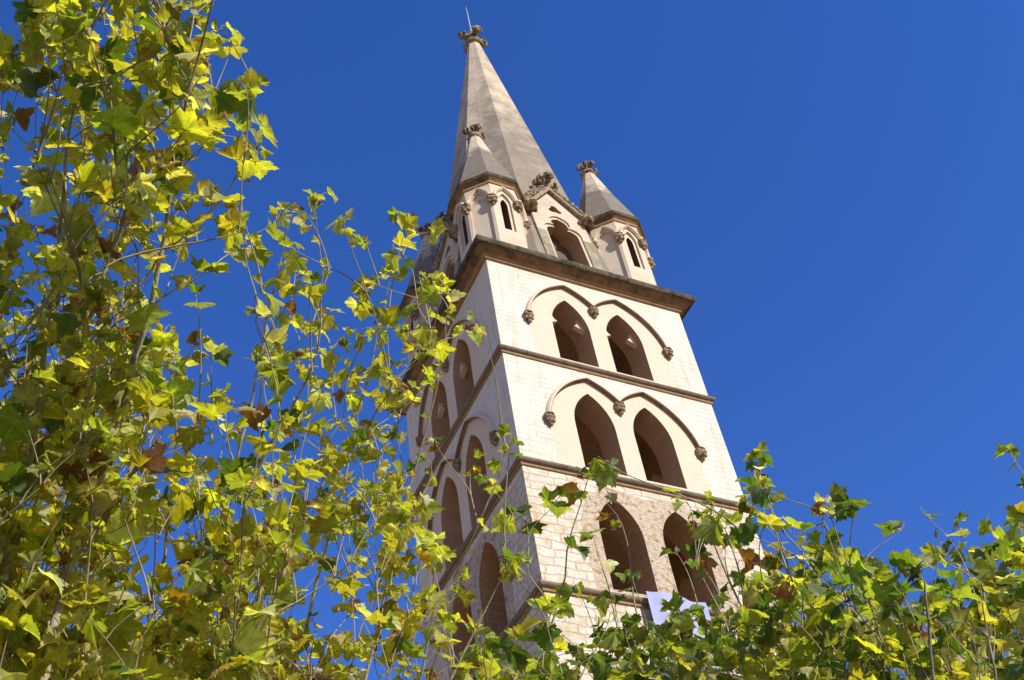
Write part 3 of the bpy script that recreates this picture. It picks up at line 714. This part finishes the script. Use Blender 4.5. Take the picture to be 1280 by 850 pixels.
UPV = np.array([0,0,1.]); SUNV = np.array(sd)
def unit(v): return v/max(np.linalg.norm(v), 1e-9)
class Tree:
    def __init__(s, stems, foot, size, palette, weights, dryp, trunk_r, head):
        s.leaves = []; s.twigs = []; s.nodes = []; s.branches = MB(); s.size = size; s.w = weights; s.dryp = dryp; s.pal = palette
        s.foot = np.array(foot); s.head = np.array(head); s.trunk_r = trunk_r
        for st in stems:
            P = [np.array(ray(*q)) for q in st['p']]
            # smooth and roughen the polyline a little
            pts = []
            for a, c in zip(P, P[1:]):
                m = max(2, int(np.linalg.norm(c-a)/.12))
                for i in range(m): pts.append(a+(c-a)*i/m)
            pts.append(P[-1]); pts = np.array(pts)
            for _ in range(3): pts[1:-1] = (pts[:-2]+2*pts[1:-1]+pts[2:])/4
            pts[1:-1] += rng.normal(0, .006, (len(pts)-2, 3))
            r0, r1 = st.get('r', (.022, .005)); r0 *= .62; r1 *= .6; L = len(pts); rad = np.linspace(r0, r1, L)
            if st.get('root', True):            # limb from the head of the trunk up to the foot of the shoot
                a = s.head; c = pts[0]; k = 8
                low = [a+(c-a)*t+np.array([0,0,-.25*math.sin(math.pi*t)]) for t in np.linspace(0, 1, k)[:-1]]
                s.branches.tube(low+list(pts), list(np.linspace(max(r0*2.2, .03), r0, k-1))+list(rad), 7)
            else: s.branches.tube(list(pts), list(rad), 6)
            for i, p in enumerate(pts): s.nodes.append(p)
            lf = st.get('leafy', .5)
            if lf is not None:
                i = int(L*lf)
                while i < L-1:
                    d = unit(pts[min(i+1, L-1)]-pts[i-1]); s.leaf(pts[i], d, st.get('s', 1.0)); i += int(rng.integers(1, 3))
                for q in range(4): s.leaf(pts[-1], unit(pts[-1]-pts[-3]), st.get('s', 1.0)*rng.uniform(.35, .95))
    def leaf(s, p, d, sc=1.0):
        L = s.size*sc*(1.15 if np.linalg.norm(p-np.array(CAM)) < 4.9 else 1.0)*float(np.clip(math.exp(rng.normal(-.04, .32)), .42, 1.65)); a = rng.uniform(0, 6.283)
        h = np.array([math.cos(a), math.sin(a), 0]); pd = unit(h*.9+d*.6+rng.normal(0, .2, 3)); pl = L*rng.uniform(.25, .5)
        mid = p+pd*pl*.5+UPV*.01; q = p+pd*pl+UPV*-.005
        dry = 1.0 if rng.random() < s.dryp else (rng.random()*.35 if rng.random() < .5 else 0.)
        axis = unit(pd*np.array([1,1,.25])+UPV*rng.normal(-.28, .38)+rng.normal(0, .2, 3))
        nrm = unit(UPV*.75+SUNV*.45+rng.normal(0, .5, 3))
        kind = int(rng.choice(len(s.pal), p=s.w))
        if dry > .9: L = min(L*.72, s.size*.85); kind = 0 if rng.random() < .12 else kind
        s.leaves.append((q, axis, nrm, L, dry, kind)); s.twigs.append(([p, mid, q, q+axis*L*.1], [.0028, .0022, .0018, .001]))
    def cluster(s, P):
        d = unit(UPV*.95+rng.normal(0, .38, 3)); ln = rng.uniform(.14, .26); base = P-d*ln
        # join the nearest lower node of the growing tree
        A = np.array(s.nodes); v = base-A; cost = np.linalg.norm(v*np.array([1.7,1.7,1]), axis=1)+np.where(v[:, 2] < .02, .5+np.abs(v[:, 2]), 0); j = int(cost.argmin())
        if 0.02 < cost[j]:
            a = A[j]; dd = np.linalg.norm(P-a); c1 = a+(UPV*.55+unit(P-a)*.45)*dd*.38+rng.normal(0, .02*dd, 3); c2 = P-d*dd*.38
            bz = [(1-t)**3*a+3*t*(1-t)**2*c1+3*t*t*(1-t)*c2+t**3*P for t in np.linspace(0, 1, 9)]
            m2 = bz[4]; base = bz[6]
            s.twigs.append((bz, list(np.linspace(.0048 if dd > .4 else .0034, .0014, 9))))
            if np.linalg.norm(base-a) < 1.0: s.nodes += [m2, base]
        s.nodes.append((base+P)/2)
        for t in (rng.uniform(.1, .4), rng.uniform(.5, .8), 1.0): s.leaf(base+(P-base)*t, d)
    def finish(s, name, label, group):
        root = empty(name, tuple(s.foot)); tag(root, label, 'tree', group)
        f, h, r = Vector(s.foot), Vector(s.head), s.trunk_r; t = MB()
        pts = [f+(h-f)*x+Vector((.05*math.sin(x*5), .04*math.cos(x*4)-.04, 0)) for x in (0,.04,.12,.3,.5,.7,.86,.95,1.0)]
        t.tube([p-f for p in pts], [r*1.7, r*1.35, r*1.12, r, r*.95, r*.9, r*1.05, r*1.15, r*.8], 14)
        for i in range(6): t.lump(h-f+Vector((.12*math.cos(i*1.1), .12*math.sin(i*1.1), -.05+.03*i)), (r*.8, r*.8, r*.6), .3, 2, 0, 2, None, i)
        t.build('trunk', M_bark, root)
        s.branches.v = [tuple(Vector(v)-f) for v in s.branches.v]; s.branches.build('branches', M_bark, root, uv=False)
        leaves_mesh('crown', s.leaves, s.pal, root, s.twigs)
        return root

MASK = '''2896985 77879993 69997997 24898596 776999565 55889665313 77897555534142 78887554563425 89876563474547 799975104635573 799998327552474 899998434674651 99999835567563 9999953468766313 99999568888895342040001710000000 99999589888996342440034835200013 99997589988896232220167476513779 98796689955786233211254699986559 99987898954886324444365799998899 99998999985886555558888899999999 99999999996877898789898999999999'''.split()   # foliage cover in 40 px cells, tenths
MASK = [(r+'0'*32)[:32] for r in MASK]
def cover(cx, cy):
    return int(MASK[min(max(cy, 0), 20)][min(max(cx, 0), 31)])/10

G_Y = (.215,.215,.034); G_G = (.140,.170,.030); G_D = (.050,.082,.018); G_O = (.24,.16,.02); G_P = (.27,.27,.13); BRN = (.13,.065,.03)
def P_(*a): return list(a)
A_stems = [
 dict(p=P_((0,860,4.9),(4,690,4.9),(40,580,4.9),(62,430,4.9),(70,320,4.8),(85,180,4.8),(100,40,4.7)), r=(.030,.006), leafy=.45),
 dict(p=P_((45,900,4.7),(60,790,4.7),(86,700,4.8),(125,605,4.8),(160,490,4.8),(190,370,4.8),(215,250,4.8),(235,120,4.7),(238,25,4.6)), r=(.034,.006), leafy=.45),
 dict(p=P_((72,520,5.2),(82,480,5.2),(101,430,5.2),(125,350,5.2),(151,290,5.2),(175,200,5.1),(190,100,5.1),(200,0,5)), r=(.022,.005), root=False),
 dict(p=P_((160,920,5.4),(181,784,5.4),(211,695,5.4),(217,590,5.4),(224,480,5.3)), r=(.016,.005)),
 dict(p=P_((210,930,5.5),(227,847,5.5),(260,741,5.5),(293,590,5.5),(320,470,5.6),(350,330,5.6),(362,262,5.6)), r=(.018,.004)),
 dict(p=P_((250,940,5.8),(265,800,5.8),(290,690,5.8),(312,600,5.8),(370,500,5.8),(405,440,5.8),(400,300,5.8),(394,250,5.8)), r=(.018,.004)),
 dict(p=P_((240,850,5.2),(275,812,5.2),(345,770,5.2),(400,740,5.2),(440,700,5.2)), r=(.012,.004), leafy=.8),
 dict(p=P_((330,930,6.2),(380,800,6.2),(430,600,6.2),(455,480,6.2),(490,350,6.2),(496,268,6.2)), r=(.018,.004)),
 dict(p=P_((430,960,6.4),(470,800,6.4),(500,650,6.4),(527,560,6.4),(548,490,6.4),(556,420,6.4),(561,388,6.4)), r=(.018,.004)),
 dict(p=P_((500,960,6.0),(541,767,6.0),(600,660,6.0),(622,600,6.0),(632,560,6.0)), r=(.014,.004), leafy=.6),
 dict(p=P_((120,430,5.0),(138,408,5.0),(184,385,5.0),(230,359,5.0),(263,339,5.0)), r=(.009,.003), root=False, leafy=.7),
 dict(p=P_((165,366,4.9),(200,310,4.9),(244,288,4.9),(275,250,4.9),(300,215,4.9),(322,186,4.9)), r=(.009,.003), root=False, leafy=.25),
 dict(p=P_((215,480,5.4),(250,420,5.4),(215,440,5.4))[:2], r=(.007,.003), root=False, leafy=.5),
 dict(p=P_((330,560,5.8),(318,470,5.8),(345,430,5.8)), r=(.008,.003), root=False, leafy=.4),
 dict(p=P_((540,900,5.6),(590,790,5.6),(640,700,5.6),(650,600,5.6))[:3], r=(.012,.004), leafy=.5),
]
B_stems = [
 dict(p=P_((690,960,5.8),(674,830,5.8),(690,770,5.8),(705,725,5.8),(713,660,5.8),(735,598,5.8)), r=(.013,.004), leafy=.55, s=1.0),
 dict(p=P_((790,960,6),(775,820,6),(765,750,6),(750,700,6),(742,672,6)), r=(.010,.003), leafy=.75),
 dict(p=P_((840,960,6),(815,800,6),(800,745,6),(790,722,6)), r=(.010,.003), leafy=.85),
 dict(p=P_((990,980,6),(960,850,6),(930,760,6),(900,700,6),(876,645,6)), r=(.018,.004), leafy=.6, s=1.1),
 dict(p=P_((930,760,6),(925,700,6),(905,662,6),(890,630,6)), r=(.008,.003), root=False, leafy=.4, s=1.1),
 dict(p=P_((1040,980,6.1),(1010,800,6.1),(985,700,6.1),(960,640,6.1),(946,574,6.1)), r=(.018,.004), leafy=.5, s=1.25),
 dict(p=P_((1100,980,6.0),(1075,800,6),(1050,720,6),(1035,660,6),(1022,632,6)), r=(.020,.004), leafy=.6),
 dict(p=P_((1180,960,4.9),(1172,860,4.9),(1158,770,4.9),(1150,720,4.9),(1150,712,4.9)), r=(.014,.004), leafy=.7, s=1.15),
 dict(p=P_((1260,960,5.6),(1235,800,5.6),(1225,730,5.6)), r=(.016,.004), leafy=.6),
 dict(p=P_((620,960,5.6),(610,850,5.6),(606,800,5.6)), r=(.012,.004), leafy=.6),
]
C_stems = [
 dict(p=P_((1370,980,8.6),(1310,780,8.6),(1280,690,8.6),(1272,655,8.6)), r=(.03,.006), leafy=.6),
 dict(p=P_((1400,980,8.2),(1345,700,8.2),(1290,600,8.2),(1262,566,8.2)), r=(.02,.004), leafy=.84, s=1.05),
 dict(p=P_((1300,980,8.8),(1245,800,8.8),(1215,690,8.8),(1195,655,8.8)), r=(.03,.005), leafy=.6),
]
def headfoot(px, py, d, drop):
    q = np.array(ray(px, py, d)); h = q+np.array([0, 0, -drop]); return (h[0], h[1], 0.), h
fA, hA = headfoot(170, 900, 5.2, 1.1); fB, hB = headfoot(960, 960, 5.9, 1.0); fC, hC = headfoot(1370, 960, 8.6, 1.5)
PAL = [BRN, G_Y, G_G, G_D, G_O, G_P]
treeA = Tree(A_stems, fA, .071, PAL, [.002,.54,.23,.074,.014,.14], .24, .16, hA)
treeB = Tree(B_stems, fB, .078, PAL, [.0,.13,.38,.40,.01,.08], .15, .17, hB)
treeC = Tree(C_stems, fC, .100, PAL, [.0,.16,.44,.30,.01,.09], .05, .19, hC)

def fill():
    jobs = []
    for cy in range(-3, 25):
        for cx in range(-6, 38):
            c = cover(cx, cy)
            if cy > 20: c *= .8
            if c <= .1: continue
            x0, y0 = cx*40, cy*40
            if x0 < 330: tree, dr, lf = treeA, ((4.2, 5.6) if cy < 9 else (4.4, 6.4)), 26
            elif x0 < 600: tree, dr, lf = treeA, (5.3, 6.9), 24
            elif x0 < 1170 or (y0 > 740 and x0 < 1240): tree, dr, lf = treeB, (4.9, 6.7), 28
            else: tree, dr, lf = treeC, (7.4, 9.4), 25
            per = lf*lf*.30
            n = -math.log(max(1-c*.985, .02))*1600/per/3.0*(.9 if c > .7 else .84 if c > .3 else .62)
            k = int(n)+(1 if rng.random() < n-int(n) else 0)
            if c >= .85 and x0 < 360 and y0 > 330: k = int(k*(2.2 if y0 > 600 else 1.6)); dr = (dr[0], dr[1]+.8)
            if c >= .6 and x0 >= 600 and y0 > 690: k = int(k*1.5+.5)
            if cy < 10 and x0 < 330: k = int(k*.78+rng.random())
            if 760 <= x0 < 920 and y0 >= 760: k = int(k*1.45)
            for i in range(k): jobs.append((tree, x0+rng.uniform(0, 40), y0+rng.uniform(0, 40)+8, rng.uniform(*dr)))
    jobs.sort(key=lambda j: -j[2]+rng.uniform(0, 60))
    for tree, x, y, d in jobs:
        if (808 < x < 848 and 736 < y < 768 or 862 < x < 892 and 750 < y < 788) and rng.random() < .85: continue
        tree.cluster(np.array(ray(x, y, d)))
fill()
G_ = None
treeA.finish('plane_tree', 'yellowing plane tree filling the left side in front of the tower', 'plane trees in front of the tower')
treeB.finish('plane_tree', 'greener plane tree with slender shoots rising across the tower base', 'plane trees in front of the tower')
treeC.finish('plane_tree', 'farther small leaved plane tree at the right edge against blue sky', 'plane trees in front of the tower')
print('leaves', len(treeA.leaves), len(treeB.leaves), len(treeC.leaves))
